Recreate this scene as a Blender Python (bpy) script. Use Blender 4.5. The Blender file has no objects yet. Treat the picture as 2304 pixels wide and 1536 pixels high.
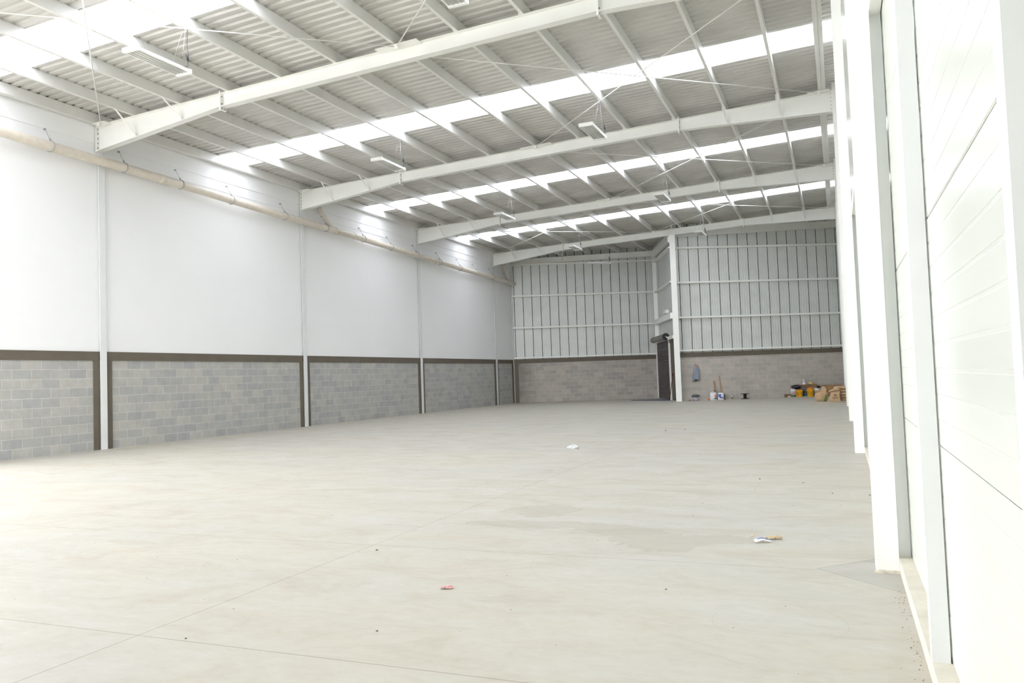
import bpy, math, random
from mathutils import Vector, Matrix
random.seed(7)
PI = math.pi
scn = bpy.context.scene
COL = scn.collection

# ------------------------------------------------------------------ helpers
class MB:
    def __init__(s): s.v = []; s.f = []; s.sm = []
    def quad(s, a, b, c, d):
        n = len(s.v); s.v += [tuple(a), tuple(b), tuple(c), tuple(d)]; s.f.append((n, n+1, n+2, n+3)); s.sm.append(False)
    def box(s, x0, x1, y0, y1, z0, z1, M=None):
        p = [(x0,y0,z0),(x1,y0,z0),(x1,y1,z0),(x0,y1,z0),(x0,y0,z1),(x1,y0,z1),(x1,y1,z1),(x0,y1,z1)]
        if M is not None: p = [tuple(M @ Vector(q)) for q in p]
        n = len(s.v); s.v += p
        for f in ((0,3,2,1),(4,5,6,7),(0,1,5,4),(1,2,6,5),(2,3,7,6),(3,0,4,7)):
            s.f.append(tuple(n+i for i in f)); s.sm.append(False)
        return s
    def hexa(s, p):
        n = len(s.v); s.v += [tuple(q) for q in p]
        for f in ((0,3,2,1),(4,5,6,7),(0,1,5,4),(1,2,6,5),(2,3,7,6),(3,0,4,7)):
            s.f.append(tuple(n+i for i in f)); s.sm.append(False)
        return s
    def prism(s, pts, axis, a, b):
        # pts: 2-D outline; extruded along axis from a to b
        def P(u, v, t): return {0:(t,u,v),1:(u,t,v),2:(u,v,t)}[axis]
        n = len(s.v); k = len(pts)
        s.v += [P(u,v,a) for u,v in pts] + [P(u,v,b) for u,v in pts]
        for i in range(k):
            j = (i+1) % k; s.f.append((n+i, n+j, n+k+j, n+k+i)); s.sm.append(False)
        s.f.append(tuple(n+i for i in reversed(range(k)))); s.f.append(tuple(n+k+i for i in range(k))); s.sm += [False]*2
        return s
    def tube(s, pts, r, n=8, cap=True, smooth=True):
        pts = [Vector(p) for p in pts]; rings = []
        rr = r if isinstance(r, (list, tuple)) else [r]*len(pts)
        prev = None
        for i, p in enumerate(pts):
            t = (pts[min(i+1, len(pts)-1)] - pts[max(i-1, 0)]).normalized()
            if prev is None:
                u = t.cross(Vector((0,0,1)))
                if u.length < 1e-3: u = t.cross(Vector((1,0,0)))
                u.normalize()
            else:
                u = prev - t*prev.dot(t)
                u.normalize()
            prev = u; w = t.cross(u)
            b = len(s.v); rings.append(b)
            for k in range(n):
                a = 2*PI*k/n; s.v.append(tuple(p + (u*math.cos(a) + w*math.sin(a))*rr[i]))
        for i in range(len(pts)-1):
            for k in range(n):
                a, b = rings[i]+k, rings[i]+(k+1) % n
                s.f.append((a, b, b-rings[i]+rings[i+1], a-rings[i]+rings[i+1])); s.sm.append(smooth)
        if cap:
            s.f.append(tuple(reversed([rings[0]+k for k in range(n)]))); s.f.append(tuple(rings[-1]+k for k in range(n))); s.sm += [False]*2
        return s
    def lathe(s, prof, n=24, M=None, smooth=True, jit=0):
        rings = []
        for r, z in prof:
            b = len(s.v); rings.append(b)
            for k in range(n):
                a = 2*PI*k/n; q = Vector((r*math.cos(a), r*math.sin(a), z))
                if jit: q += Vector([random.uniform(-jit, jit) for _ in range(3)])
                s.v.append(tuple(M @ q if M is not None else q))
        for i in range(len(prof)-1):
            for k in range(n):
                a, b = rings[i]+k, rings[i]+(k+1) % n
                s.f.append((a, b, rings[i+1]+(k+1) % n, rings[i+1]+k)); s.sm.append(smooth)
        s.f.append(tuple(reversed([rings[0]+k for k in range(n)]))); s.f.append(tuple(rings[-1]+k for k in range(n))); s.sm += [False]*2
        return s
    def loft(s, rings, smooth=True, cap=True):
        n = len(rings[0]); base = []
        for r in rings:
            base.append(len(s.v)); s.v += [tuple(q) for q in r]
        for i in range(len(rings)-1):
            for k in range(n):
                s.f.append((base[i]+k, base[i]+(k+1) % n, base[i+1]+(k+1) % n, base[i+1]+k)); s.sm.append(smooth)
        if cap:
            s.f.append(tuple(reversed([base[0]+k for k in range(n)]))); s.f.append(tuple(base[-1]+k for k in range(n))); s.sm += [False]*2
        return s
    def build(s, name, mat, parent=None, loc=(0,0,0), rotz=0):
        me = bpy.data.meshes.new(name); me.from_pydata(s.v, [], s.f)
        me.polygons.foreach_set('use_smooth', s.sm)
        me.materials.append(mat); me.update()
        o = bpy.data.objects.new(name, me); COL.objects.link(o)
        o.location = loc; o.rotation_euler = (0,0,rotz)
        if parent: o.parent = parent
        return o

def tag(o, label=None, cat=None, group=None, kind=None):
    if label: o['label'] = label
    if cat: o['category'] = cat
    if group: o['group'] = group
    if kind: o['kind'] = kind
    return o
def thing(name, label, cat, loc=(0,0,0), rotz=0, group=None):
    o = bpy.data.objects.new(name, None); COL.objects.link(o)
    o.empty_display_size = .1; o.location = loc; o.rotation_euler = (0,0,rotz)
    return tag(o, label, cat, group)
def struct(o): o['kind'] = 'structure'; return o
def dup(root, loc, label, rotz=None):
    r = root.copy(); COL.objects.link(r); r.location = loc; r['label'] = label
    if rotz is not None: r.rotation_euler = (0,0,rotz)
    for ch in list(root.children):
        c = ch.copy(); COL.objects.link(c); c.parent = r
        for g in ch.children:
            d = g.copy(); COL.objects.link(d); d.parent = c
    return r
ORD = 'first second third fourth fifth sixth seventh eighth ninth tenth eleventh twelfth thirteenth fourteenth fifteenth sixteenth'.split()

# ------------------------------------------------------------------ materials
def mat(name, col, rough=.6, metal=0, spec=.5, noise=0, nscale=5, bump=0, bscale=50, coat=0):
    m = bpy.data.materials.new(name); m.use_nodes = True; nt = m.node_tree; N = nt.nodes; L = nt.links
    b = N['Principled BSDF']; b.inputs['Base Color'].default_value = (*col, 1)
    b.inputs['Roughness'].default_value = rough; b.inputs['Metallic'].default_value = metal
    b.inputs['Specular IOR Level'].default_value = spec
    tc = N.new('ShaderNodeTexCoord')
    if noise:
        n = N.new('ShaderNodeTexNoise'); n.inputs['Scale'].default_value = nscale; n.inputs['Detail'].default_value = 6
        L.new(tc.outputs['Object'], n.inputs['Vector'])
        r = N.new('ShaderNodeValToRGB'); r.color_ramp.elements[0].position = .3; r.color_ramp.elements[1].position = .7
        r.color_ramp.elements[0].color = (*[c*(1-noise) for c in col], 1); r.color_ramp.elements[1].color = (*[min(1, c*(1+noise*.6)) for c in col], 1)
        L.new(n.outputs['Fac'], r.inputs['Fac']); L.new(r.outputs['Color'], b.inputs['Base Color'])
    if bump:
        n = N.new('ShaderNodeTexNoise'); n.inputs['Scale'].default_value = bscale; n.inputs['Detail'].default_value = 4
        L.new(tc.outputs['Object'], n.inputs['Vector'])
        k = N.new('ShaderNodeBump'); k.inputs['Strength'].default_value = bump; k.inputs['Distance'].default_value = .01
        L.new(n.outputs['Fac'], k.inputs['Height']); L.new(k.outputs['Normal'], b.inputs['Normal'])
    return m

M = {}
M['steel'] = mat('white_painted_steel', (.83,.83,.80), .38, noise=.03, nscale=2)
M['wall_white'] = mat('white_painted_wall', (.84,.84,.85), .75, noise=.015, nscale=.6)
M['column'] = mat('greyish_white_column_paint', (.73,.74,.745), .45, noise=.03, nscale=2)
M['panel'] = mat('glossy_white_panel', (.64,.66,.61), .22, noise=.01, nscale=1)
M['purlin'] = mat('purlin_paint', (.74,.735,.71), .4, noise=.03, nscale=2)
M['gap_and_shade'] = mat('dark_gap_and_seam_shade', (.05,.05,.045), .9)  # backing behind the panel joints, and painted shade in the cladding seams
M['brown'] = mat('dark_taupe_paint', (.13,.108,.082), .7, noise=.10, nscale=3, bump=.1)
M['roof'] = mat('zinc_roof_sheet', (.58,.565,.54), .45, metal=.12, noise=.10, nscale=1.3)
M['clad'] = mat('galvanised_cladding', (.66,.675,.66), .42, metal=.15, noise=.07, nscale=1.6)
M['curb'] = mat('dusty_concrete_curb', (.62,.58,.50), .85, noise=.12, nscale=6, bump=.15)
M['pipe'] = mat('cream_pvc_pipe', (.66,.60,.52), .45, noise=.07, nscale=7)
M['galv'] = mat('galvanised_hardware', (.36,.38,.40), .4, metal=.7)
M['darkcable'] = mat('dark_cable', (.04,.04,.045), .6)
M['wire'] = mat('steel_wire', (.45,.45,.45), .4, metal=.6)
M['fixture'] = mat('white_enamel', (.85,.85,.84), .3)
M['fixture_in'] = mat('grey_reflector', (.66,.66,.65), .35, metal=.3)
M['tube'] = mat('fluorescent_glass', (.75,.75,.73), .2)
M['shutter'] = mat('purplish_shutter_slats', (.085,.07,.075), .5, metal=.2, noise=.08, nscale=3)
M['shutter_drum'] = mat('shutter_drum_grey', (.24,.22,.20), .5, metal=.3)
M['black'] = mat('black_plastic', (.012,.012,.013), .5)
M['rubber'] = mat('black_bag_plastic', (.01,.01,.011), .35, bump=.5, bscale=20)
M['yellow'] = mat('yellow_bucket_plastic', (.80,.43,.01), .4, noise=.05, nscale=9)
M['orange'] = mat('orange_plastic', (.85,.22,.04), .45)
M['red'] = mat('red_plastic', (.5,.02,.02), .45)
M['maroon'] = mat('maroon_label', (.15,.01,.02), .5)
M['redink'] = mat('red_ink', (.62,.05,.03), .6)
M['purple'] = mat('purple_plastic', (.10,.03,.16), .5)
M['whitep'] = mat('white_plastic', (.74,.74,.78), .4)
M['grey_tub'] = mat('grey_bucket_plastic', (.22,.22,.26), .5)
M['teal'] = mat('teal_label', (.02,.20,.24), .5)
M['blue'] = mat('blue_label', (.06,.12,.42), .5)
M['ltblue'] = mat('light_blue_plastic', (.15,.5,.65), .4)
M['green'] = mat('green_label', (.22,.42,.03), .5)
M['greenink'] = mat('green_ink', (.16,.33,.10), .7)
M['olive'] = mat('olive_ink', (.14,.17,.03), .7)
M['card'] = mat('brown_cardboard', (.36,.22,.11), .85, noise=.12, nscale=8)
M['carddk'] = mat('old_cardboard', (.22,.13,.055), .85, noise=.15, nscale=8)
M['straw'] = mat('straw_hat_weave', (.70,.46,.20), .8, bump=.4, bscale=90)
M['kraft'] = mat('kraft_paper_sack', (.50,.34,.20), .8, noise=.12, nscale=7, bump=.5, bscale=14)
M['darkink'] = mat('dark_print', (.05,.035,.05), .8)
M['wood'] = mat('worn_wood_handle', (.42,.24,.10), .7, noise=.15, nscale=12)
M['redwood'] = mat('dark_red_pole_paint', (.10,.02,.02), .6)
M['jacket'] = mat('blue_grey_workwear', (.26,.31,.38), .9, noise=.12, nscale=9, bump=.5, bscale=12)
M['hivis'] = mat('orange_reflective_tape', (.90,.20,.10), .5)
M['darkcloth'] = mat('dark_cloth', (.03,.035,.045), .9)
M['rag'] = mat('grey_rag', (.11,.13,.14), .9, noise=.5, nscale=30)
M['board'] = mat('pale_board', (.50,.42,.34), .8, noise=.08, nscale=4)
M['tarp'] = mat('blue_sheet', (.03,.05,.12), .6)
M['film'] = mat('clear_plastic_film', (.85,.88,.90), .15)
M['paper'] = mat('white_paper_sleeve', (.80,.78,.76), .7)
M['tan'] = mat('tan_wrapper', (.50,.40,.25), .7)
M['pink'] = mat('pink_printed_wrapper', (.72,.40,.40), .4, noise=.4, nscale=40)
M['pebble'] = mat('mortar_crumb', (.14,.11,.08), .9)
M['lampw'] = mat('white_lamp_cover', (.85,.85,.83), .3)
M['yard'] = mat('pale_yard_ground', (.55,.54,.51), .9, noise=.1, nscale=2)

def block_mat(name, c1, c2, mortar, dark=0):
    m = bpy.data.materials.new(name); m.use_nodes = True; nt = m.node_tree; N = nt.nodes; L = nt.links
    b = N['Principled BSDF']; b.inputs['Roughness'].default_value = .9; b.inputs['Specular IOR Level'].default_value = .2
    tc = N.new('ShaderNodeTexCoord'); sp = N.new('ShaderNodeSeparateXYZ'); cb = N.new('ShaderNodeCombineXYZ')
    L.new(tc.outputs['Object'], sp.inputs[0]); L.new(sp.outputs['X'], cb.inputs['X']); L.new(sp.outputs['Z'], cb.inputs['Y'])
    br = N.new('ShaderNodeTexBrick'); br.offset = .5; br.squash = 1
    br.inputs['Scale'].default_value = 1; br.inputs['Brick Width'].default_value = .43; br.inputs['Row Height'].default_value = .2
    br.inputs['Mortar Size'].default_value = .007; br.inputs['Mortar Smooth'].default_value = .3; br.inputs['Bias'].default_value = 0
    br.inputs['Color1'].default_value = (*c1, 1); br.inputs['Color2'].default_value = (*c2, 1); br.inputs['Mortar'].default_value = (*mortar, 1)
    L.new(cb.outputs[0], br.inputs['Vector'])
    n = N.new('ShaderNodeTexNoise'); n.inputs['Scale'].default_value = 4; n.inputs['Detail'].default_value = 8; n.inputs['Roughness'].default_value = .7
    L.new(tc.outputs['Object'], n.inputs['Vector'])
    mp = N.new('ShaderNodeMapRange'); mp.inputs['From Min'].default_value = .25; mp.inputs['From Max'].default_value = .75
    mp.inputs['To Min'].default_value = .86; mp.inputs['To Max'].default_value = 1.12
    L.new(n.outputs['Fac'], mp.inputs['Value'])
    mx = N.new('ShaderNodeMix'); mx.data_type = 'RGBA'; mx.blend_type = 'MULTIPLY'; mx.inputs[0].default_value = 1
    L.new(br.outputs['Color'], mx.inputs[6]); L.new(mp.outputs[0], mx.inputs[7])
    out = mx.outputs[2]
    if dark:      # a damp stain on the left end of that wall
        x2 = N.new('ShaderNodeMapRange'); x2.inputs['From Min'].default_value = 1.3; x2.inputs['From Max'].default_value = .2
        L.new(sp.outputs['X'], x2.inputs['Value'])
        n2 = N.new('ShaderNodeTexNoise'); n2.inputs['Scale'].default_value = 1.6; L.new(tc.outputs['Object'], n2.inputs['Vector'])
        ml = N.new('ShaderNodeMath'); ml.operation = 'MULTIPLY'; L.new(x2.outputs[0], ml.inputs[0]); L.new(n2.outputs['Fac'], ml.inputs[1])
        mm = N.new('ShaderNodeMix'); mm.data_type = 'RGBA'; L.new(ml.outputs[0], mm.inputs[0]); L.new(out, mm.inputs[6])
        mm.inputs[7].default_value = (.10,.095,.085,1); out = mm.outputs[2]
    L.new(out, b.inputs['Base Color'])
    bp = N.new('ShaderNodeBump'); bp.inputs['Strength'].default_value = .5; bp.inputs['Distance'].default_value = .006
    L.new(br.outputs['Fac'], bp.inputs['Height']); bp.invert = True; L.new(bp.outputs['Normal'], b.inputs['Normal'])
    return m
M['block'] = block_mat('grey_concrete_block', (.46,.45,.42), (.375,.375,.375), (.57,.56,.52))
M['block_end'] = block_mat('grey_concrete_block_end', (.49,.445,.40), (.38,.35,.33), (.56,.52,.47), dark=1)
M['block_end_r'] = block_mat('grey_concrete_block_end_right', (.50,.46,.415), (.42,.39,.365), (.57,.53,.48))

def skylight_mat():
    m = bpy.data.materials.new('translucent_fibreglass'); m.use_nodes = True; nt = m.node_tree; N = nt.nodes; L = nt.links
    for n in list(N): N.remove(n)
    o = N.new('ShaderNodeOutputMaterial'); t = N.new('ShaderNodeBsdfTransparent'); t.inputs[0].default_value = (.93,.95,1,1)
    s = N.new('ShaderNodeBsdfTranslucent'); s.inputs[0].default_value = (.86,.89,.95,1)
    x = N.new('ShaderNodeMixShader'); x.inputs[0].default_value = .68
    L.new(t.outputs[0], x.inputs[1]); L.new(s.outputs[0], x.inputs[2]); L.new(x.outputs[0], o.inputs[0])
    return m
M['skylight'] = skylight_mat()

def floor_mat():
    m = bpy.data.materials.new('polished_concrete_slab'); m.use_nodes = True; nt = m.node_tree; N = nt.nodes; L = nt.links
    b = N['Principled BSDF']; b.inputs['Specular IOR Level'].default_value = .35
    tc = N.new('ShaderNodeTexCoord'); sp = N.new('ShaderNodeSeparateXYZ'); L.new(tc.outputs['Object'], sp.inputs[0])
    X, Y = sp.outputs['X'], sp.outputs['Y']
    def math_(op, a, b_=None, c=None):
        n = N.new('ShaderNodeMath'); n.operation = op
        for i, q in enumerate((a, b_, c)):
            if q is None: continue
            if isinstance(q, (int, float)): n.inputs[i].default_value = q
            else: L.new(q, n.inputs[i])
        return n.outputs[0]
    def noise(scale, det, rough, sc=(1,1,1), rot=0, dist=0):
        mp = N.new('ShaderNodeMapping'); mp.inputs['Scale'].default_value = sc; mp.inputs['Rotation'].default_value = (0,0,rot)
        L.new(tc.outputs['Object'], mp.inputs['Vector'])
        n = N.new('ShaderNodeTexNoise'); n.inputs['Scale'].default_value = scale; n.inputs['Detail'].default_value = det
        n.inputs['Roughness'].default_value = rough; n.inputs['Distortion'].default_value = dist
        L.new(mp.outputs[0], n.inputs['Vector']); return n.outputs['Fac']
    def ramp(f, a, b_, c0, c1):
        r = N.new('ShaderNodeMapRange'); r.inputs['From Min'].default_value = a; r.inputs['From Max'].default_value = b_
        r.inputs['To Min'].default_value = c0; r.inputs['To Max'].default_value = c1; L.new(f, r.inputs['Value']); return r.outputs[0]
    def mix(fac, a, b_):
        n = N.new('ShaderNodeMix'); n.data_type = 'RGBA'
        if isinstance(fac, (int, float)): n.inputs[0].default_value = fac
        else: L.new(fac, n.inputs[0])
        for i, q in ((6, a), (7, b_)):
            if isinstance(q, tuple): n.inputs[i].default_value = (*q, 1)
            else: L.new(q, n.inputs[i])
        return n.outputs[2]
    big = noise(.5, 6, .6, (.5,1.1,1), .38, .6); strk = noise(1.9, 9, .7, (.55,1.15,1), .30, .9); fine = noise(14, 6, .7, (.6,1,1), .38)
    c = mix(ramp(big, .35, .65, 0, 1), (.470,.438,.365), (.445,.430,.385))
    c = mix(ramp(strk, .5, .72, 0, .62), c, (.375,.325,.25))
    c = mix(ramp(strk, .48, .28, 0, .35), c, (.51,.505,.49))
    c = mix(ramp(fine, .52, .80, 0, .5), c, (.36,.32,.27))
    c = mix(ramp(fine, .48, .25, 0, .35), c, (.55,.54,.51))
    # dried puddle stains with an edge
    wob = noise(3.0, 9, .72)
    def ell(cx, cy, rx, ry, rot=0):
        dx = math_('SUBTRACT', X, cx); dy = math_('SUBTRACT', Y, cy)
        ca, sa = math.cos(rot), math.sin(rot)
        u = math_('ADD', math_('MULTIPLY', dx, ca/rx), math_('MULTIPLY', dy, sa/rx))
        v = math_('ADD', math_('MULTIPLY', dx, -sa/ry), math_('MULTIPLY', dy, ca/ry))
        d = math_('SQRT', math_('ADD', math_('MULTIPLY', u, u), math_('MULTIPLY', v, v)))
        return math_('ADD', d, math_('MULTIPLY', math_('SUBTRACT', wob, .5), 1.9))
    D = None
    for e in ((-2.72,7.25,.36,.34,0), (-2.55,6.55,.62,.17,.1), (-1.75,6.45,.48,.20,-.3), (-1.35,6.1,.34,.36,.2), (-1.0,6.25,.42,.16,.1)):
        q = ell(*e); D = q if D is None else math_('MINIMUM', D, q)
    c = mix(ramp(D, 1.0, .93, 0, .5), c, (.355,.32,.26))
    edge = math_('SUBTRACT', 1, math_('MINIMUM', 1, math_('MULTIPLY', math_('ABSOLUTE', math_('SUBTRACT', D, .97)), 18)))
    c = mix(math_('MULTIPLY', edge, .35), c, (.27,.235,.19))
    # curved tyre scuffs
    def arc(cx, cy, r, w=.012):
        dx = math_('SUBTRACT', X, cx); dy = math_('SUBTRACT', Y, cy)
        d = math_('SQRT', math_('ADD', math_('MULTIPLY', dx, dx), math_('MULTIPLY', dy, dy)))
        return math_('LESS_THAN', math_('ABSOLUTE', math_('SUBTRACT', d, r)), w)
    c = mix(math_('MULTIPLY', arc(-3.2, 21.5, 3.2, .025), .15), c, (.25,.22,.19))
    c = mix(math_('MULTIPLY', arc(-1.25, 5.4, .82, .005), .10), c, (.30,.26,.21))
    c = mix(math_('MULTIPLY', arc(-.35, 4.3, .33, .003), .2), c, (.28,.25,.20))
    # saw-cut joints
    def line(coord, at, w=.0045):
        return math_('LESS_THAN', math_('ABSOLUTE', math_('SUBTRACT', coord, at)), w)
    J = None
    for a in (-3.5, -7.4, -11.3): q = line(X, a); J = q if J is None else math_('MAXIMUM', J, q)
    for a in (3.17, -1.5): J = math_('MAXIMUM', J, line(Y, a))
    ly = math_('MULTIPLY', line(Y, 5.47), math_('LESS_THAN', X, -.2)); J = math_('MAXIMUM', J, ly)
    for a in (13.0, 20.4, 27.8): J = math_('MAXIMUM', J, line(Y, a, .003))
    # diamond cut round the near right column
    dia = math_('ADD', math_('ABSOLUTE', math_('SUBTRACT', X, .28)), math_('ABSOLUTE', math_('SUBTRACT', Y, 5.5)))
    J = math_('MAXIMUM', J, math_('MULTIPLY', math_('LESS_THAN', math_('ABSOLUTE', math_('SUBTRACT', dia, .48)), .005), 1))
    c = mix(math_('MULTIPLY', math_('LESS_THAN', dia, .48), .45), c, (.33,.33,.31))
    c = mix(math_('MULTIPLY', J, .62), c, (.22,.18,.13))
    L.new(c, b.inputs['Base Color'])
    L.new(ramp(strk, .3, .7, .42, .58), b.inputs['Roughness'])
    bm = N.new('ShaderNodeBump'); bm.inputs['Strength'].default_value = .12; bm.inputs['Distance'].default_value = .01
    L.new(fine, bm.inputs['Height']); L.new(bm.outputs['Normal'], b.inputs['Normal'])
    return m
M['floor'] = floor_mat()

# ------------------------------------------------------------------ key dimensions
xL, xR, xP = -15.36, .151, .36
FY = [5.55, 13.0, 20.38, 27.83, 35.3]        # frame lines
Y5 = 37.6
TL, BL, TR, BR = 7.344, 6.75, 7.911, 7.379
SL = (TR-TL)/(xR-xL)
def ztop(x): return TL + SL*(x-xL)
PD = .22                                      # purlin depth
YB = -2.6                                     # back of the hall, behind the camera
def wl(x): return 44.10 + .422*x              # left end wall line
def wr(x): return 38.75 + .49*x               # right end wall line

# ------------------------------------------------------------------ floor, yard
b = MB(); b.quad((-15.6,YB,0),(.6,YB,0),(.6,42,0),(-15.6,42,0)); struct(b.build('floor', M['floor']))
b = MB(); b.quad((-60,-60,-.02),(60,-60,-.02),(60,60,-.02),(-60,60,-.02)); struct(b.build('trim_1', M['yard']))

# ------------------------------------------------------------------ roof sheets and skylights
def corr(y0, y1, pitch=.205, h=.037):
    # trapezoid rib profile along y -> list of (y, dz)
    P = []; y = y0
    k = math.floor(y0/pitch)
    pts = []
    while k*pitch < y1 + pitch:
        s = k*pitch
        pts += [(s, 0), (s+.095, 0), (s+.120, h), (s+.180, h)]
        k += 1
    out = []
    def at(y):
        s = (y/pitch - math.floor(y/pitch))*pitch
        if s <= .095: return 0
        if s <= .120: return h*(s-.095)/.025
        if s <= .180: return h
        return h*(1-(s-.180)/.025)
    out.append((y0, at(y0)))
    out += [p for p in pts if y0 < p[0] < y1]
    out.append((y1, at(y1)))
    return out
SKY = [(2.35,3.45), (9.42,10.48), (16.72,17.75), (24.02,25.02), (31.3,32.3)]
RX0, RX1 = xL-.35, xP+.35
def sheet(mb, y0, y1, xa=RX0, xb=RX1):
    pr = corr(y0, y1)
    n = len(mb.v)
    for y, d in pr:
        mb.v.append((xa, y, ztop(xa)+PD+d)); mb.v.append((xb, y, ztop(xb)+PD+d))
    for i in range(len(pr)-1):
        a = n+2*i; mb.f.append((a, a+2, a+3, a+1)); mb.sm.append(False)
b = MB(); y = YB-.6
for s0, s1 in SKY + [(41.8, None)]:
    if s0 > y: sheet(b, y, s0)
    y = s1
ceil = struct(b.build('ceiling', M['roof']))
for i, (s0, s1) in enumerate(SKY):
    b = MB(); sheet(b, s0, s1)
    w = struct(b.build('window_%d' % (i+1), M['skylight']))
    w['label'] = 'translucent white skylight strip across the metal roof'

# ------------------------------------------------------------------ purlins
PX = [-15.29, -14.19, -12.87, -11.55, -10.2, -8.85, -7.45, -6.2, -4.9, -3.6, -2.34, -1.05]
def purlin(x, w=.065, d=PD-.002):
    # C section, web towards +x, flanges towards -x with lips
    b = MB(); z = ztop(x)
    t = .006; x1 = x+w/2; x0 = x-w/2
    prof = [(x0,z),(x1,z),(x1,z+d),(x0,z+d),(x0,z+d-.02),(x0+t,z+d-.02),(x0+t,z+d-t),(x1-t,z+d-t),(x1-t,z+t),(x0+t,z+t),(x0+t,z+.02),(x0,z+.02)]
    b.prism(prof, 1, YB, YE(x))
    return b
def YE(x):
    if x < -8.55: return wl(x)-.02
    if x > -6.7: return wr(x)-.02
    t = (x+8.6)/1.85; return 40.45-4.85*t-.05
places = ['lying along the white left wall'] + ['counted from the left wall']*20
for i, x in enumerate(PX):
    b = purlin(x, .065 if i else .14)
    lab = ('white eave purlin running along the top of the left wall' if i == 0 else
           'white roof purlin running lengthwise, %s counted from the left wall' % ORD[i])
    o = b.build('roof_purlin', M['purlin']); tag(o, lab, 'purlin', 'roof purlins under the metal sheets')
# double purlin at the right eave
b = MB()
for dx in (-.083, 0):
    x = -.06+dx; z = ztop(x); b.box(x, x+.076, YB, YE(x), z, z+PD-.004); b.box(x-.01, x+.08, YB, YE(x), z+.02, z+.05)
tag(b.build('roof_purlin', M['purlin']), 'double roof purlin nearest the right wall with a groove between', 'purlin', 'roof purlins under the metal sheets')

# ------------------------------------------------------------------ rafters
XS1, XS2, MD = -11.75, -3.52, .285            # splice positions and mid depth
def make_rafter():
    root = thing('roof_beam', '', 'beam', (xL, FY[1], 0), 0, 'tapered white cross beams of the roof')
    X = lambda x: x-xL
    tw, tf, fw = .010, .014, .17
    b = MB()
    xs = [xL+.0, XS1, XS2, xR]; top = [ztop(q) for q in xs]; bot = [BL, ztop(XS1)-MD, ztop(XS2)-MD, BR]
    for i in range(3):
        a, c = X(xs[i]), X(xs[i+1])
        def pl(y0, y1, za0, za1, zc0, zc1):
            b.hexa([(a,y0,za0),(c,y0,zc0),(c,y1,zc0),(a,y1,za0),(a,y0,za1),(c,y0,zc1),(c,y1,zc1),(a,y1,za1)])
        pl(-tw/2, tw/2, bot[i], top[i], bot[i+1], top[i+1])
        pl(-fw/2, fw/2, top[i]-tf, top[i]-.001, top[i+1]-tf, top[i+1]-.001)
        pl(-fw/2, fw/2, bot[i], bot[i]+tf, bot[i+1], bot[i+1]+tf)
    b.build('web_and_flanges', M['steel'], root)
    for xs_ in (XS1, XS2):
        zt = ztop(xs_); b = MB()
        b.box(X(xs_)-.018, X(xs_)+.018, -.09, .09, zt-MD-.07, zt+.04)
        sp = b.build('splice_plate', M['steel'], root)
        b = MB()
        for y in (-.05, .05):
            for z in (zt-MD-.035, zt-MD+.06, zt-.07):
                b.box(X(xs_)+.018, X(xs_)+.032, y-.012, y+.012, z-.012, z+.012)
        b.build('bolt_row', M['galv'], sp)
    # end plates with bolts
    for xe, zb, zt in ((xL, BL, TL), (xR, BR, TR)):
        s = 1 if xe == xL else -1
        b = MB(); b.box(X(xe), X(xe)+.02*s, -.085, .085, zb-.01, zt)
        ep = b.build('end_plate', M['steel'], root)
        b = MB()
        for k in range(5):
            z = zb+.08+k*(zt-zb-.16)/4
            b.box(min(X(xe)+.02*s, X(xe)+.035*s), max(X(xe)+.02*s, X(xe)+.035*s), -.055, -.03, z-.012, z+.012)
        b.build('bolt_row', M['galv'], ep)
    # gusset plates for the tie rods
    for xa, xb_ in ((xL+.06, xL+.45), (-7.85, -6.95), (xR-.55, xR-.05)):
        b = MB(); zt = ztop((xa+xb_)/2)
        b.hexa([(X(xa),-.24,ztop(xa)-.03),(X(xb_),-.24,ztop(xb_)-.03),(X(xb_),.24,ztop(xb_)-.03),(X(xa),.24,ztop(xa)-.03),
                (X(xa),-.24,ztop(xa)-.015),(X(xb_),-.24,ztop(xb_)-.015),(X(xb_),.24,ztop(xb_)-.015),(X(xa),.24,ztop(xa)-.015)])
        for y in (-.2, .2): b.box(X((xa+xb_)/2)-.04, X((xa+xb_)/2)+.04, y-.03, y+.03, zt-.10, zt-.03)
        b.build('gusset_plate', M['steel'], root)
    # fly braces from the purlins down to the bottom flange
    for x in (-14.19, -12.87, -2.34, -1.05):
        if x < XS1: zb = BL + (ztop(XS1)-MD-BL)*(x-xL)/(XS1-xL)
        else: zb = ztop(XS2)-MD + (BR-ztop(XS2)+MD)*(x-XS2)/(xR-XS2)
        b = MB(); b.tube([(X(x)-.0, -.62, ztop(x)+.04), (X(x)+.02, -.05, zb+.06)], .020, 4, smooth=False)
        b.box(X(x)-.005, X(x)+.045, -.08, -.03, zb+.01, zb+.10)
        b.build('fly_brace', M['steel'], root)
    # purlin cleats and stiffeners
    for x in PX[1:]:
        b = MB(); b.box(X(x)-.085, X(x)-.036, -.05, .05, ztop(x)+.0, ztop(x)+.15)
        b.build('purlin_cleat', M['steel'], root)
    return root
raf = make_rafter()
rl = ['nearest tapered white roof beam, spliced plates and blown-out by light', 'second tapered white roof beam from the front, at the second left column',
      'third tapered white roof beam from the front, at the third left column', 'farthest tapered white roof beam, touching the tall door column']
raf['label'] = rl[0]
for k in range(3): dup(raf, (xL, FY[k+2], 0), rl[k+1])
dup(raf, (xL, FY[0], 0), 'white roof beam overhead, nearer than the camera view reaches')

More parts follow.
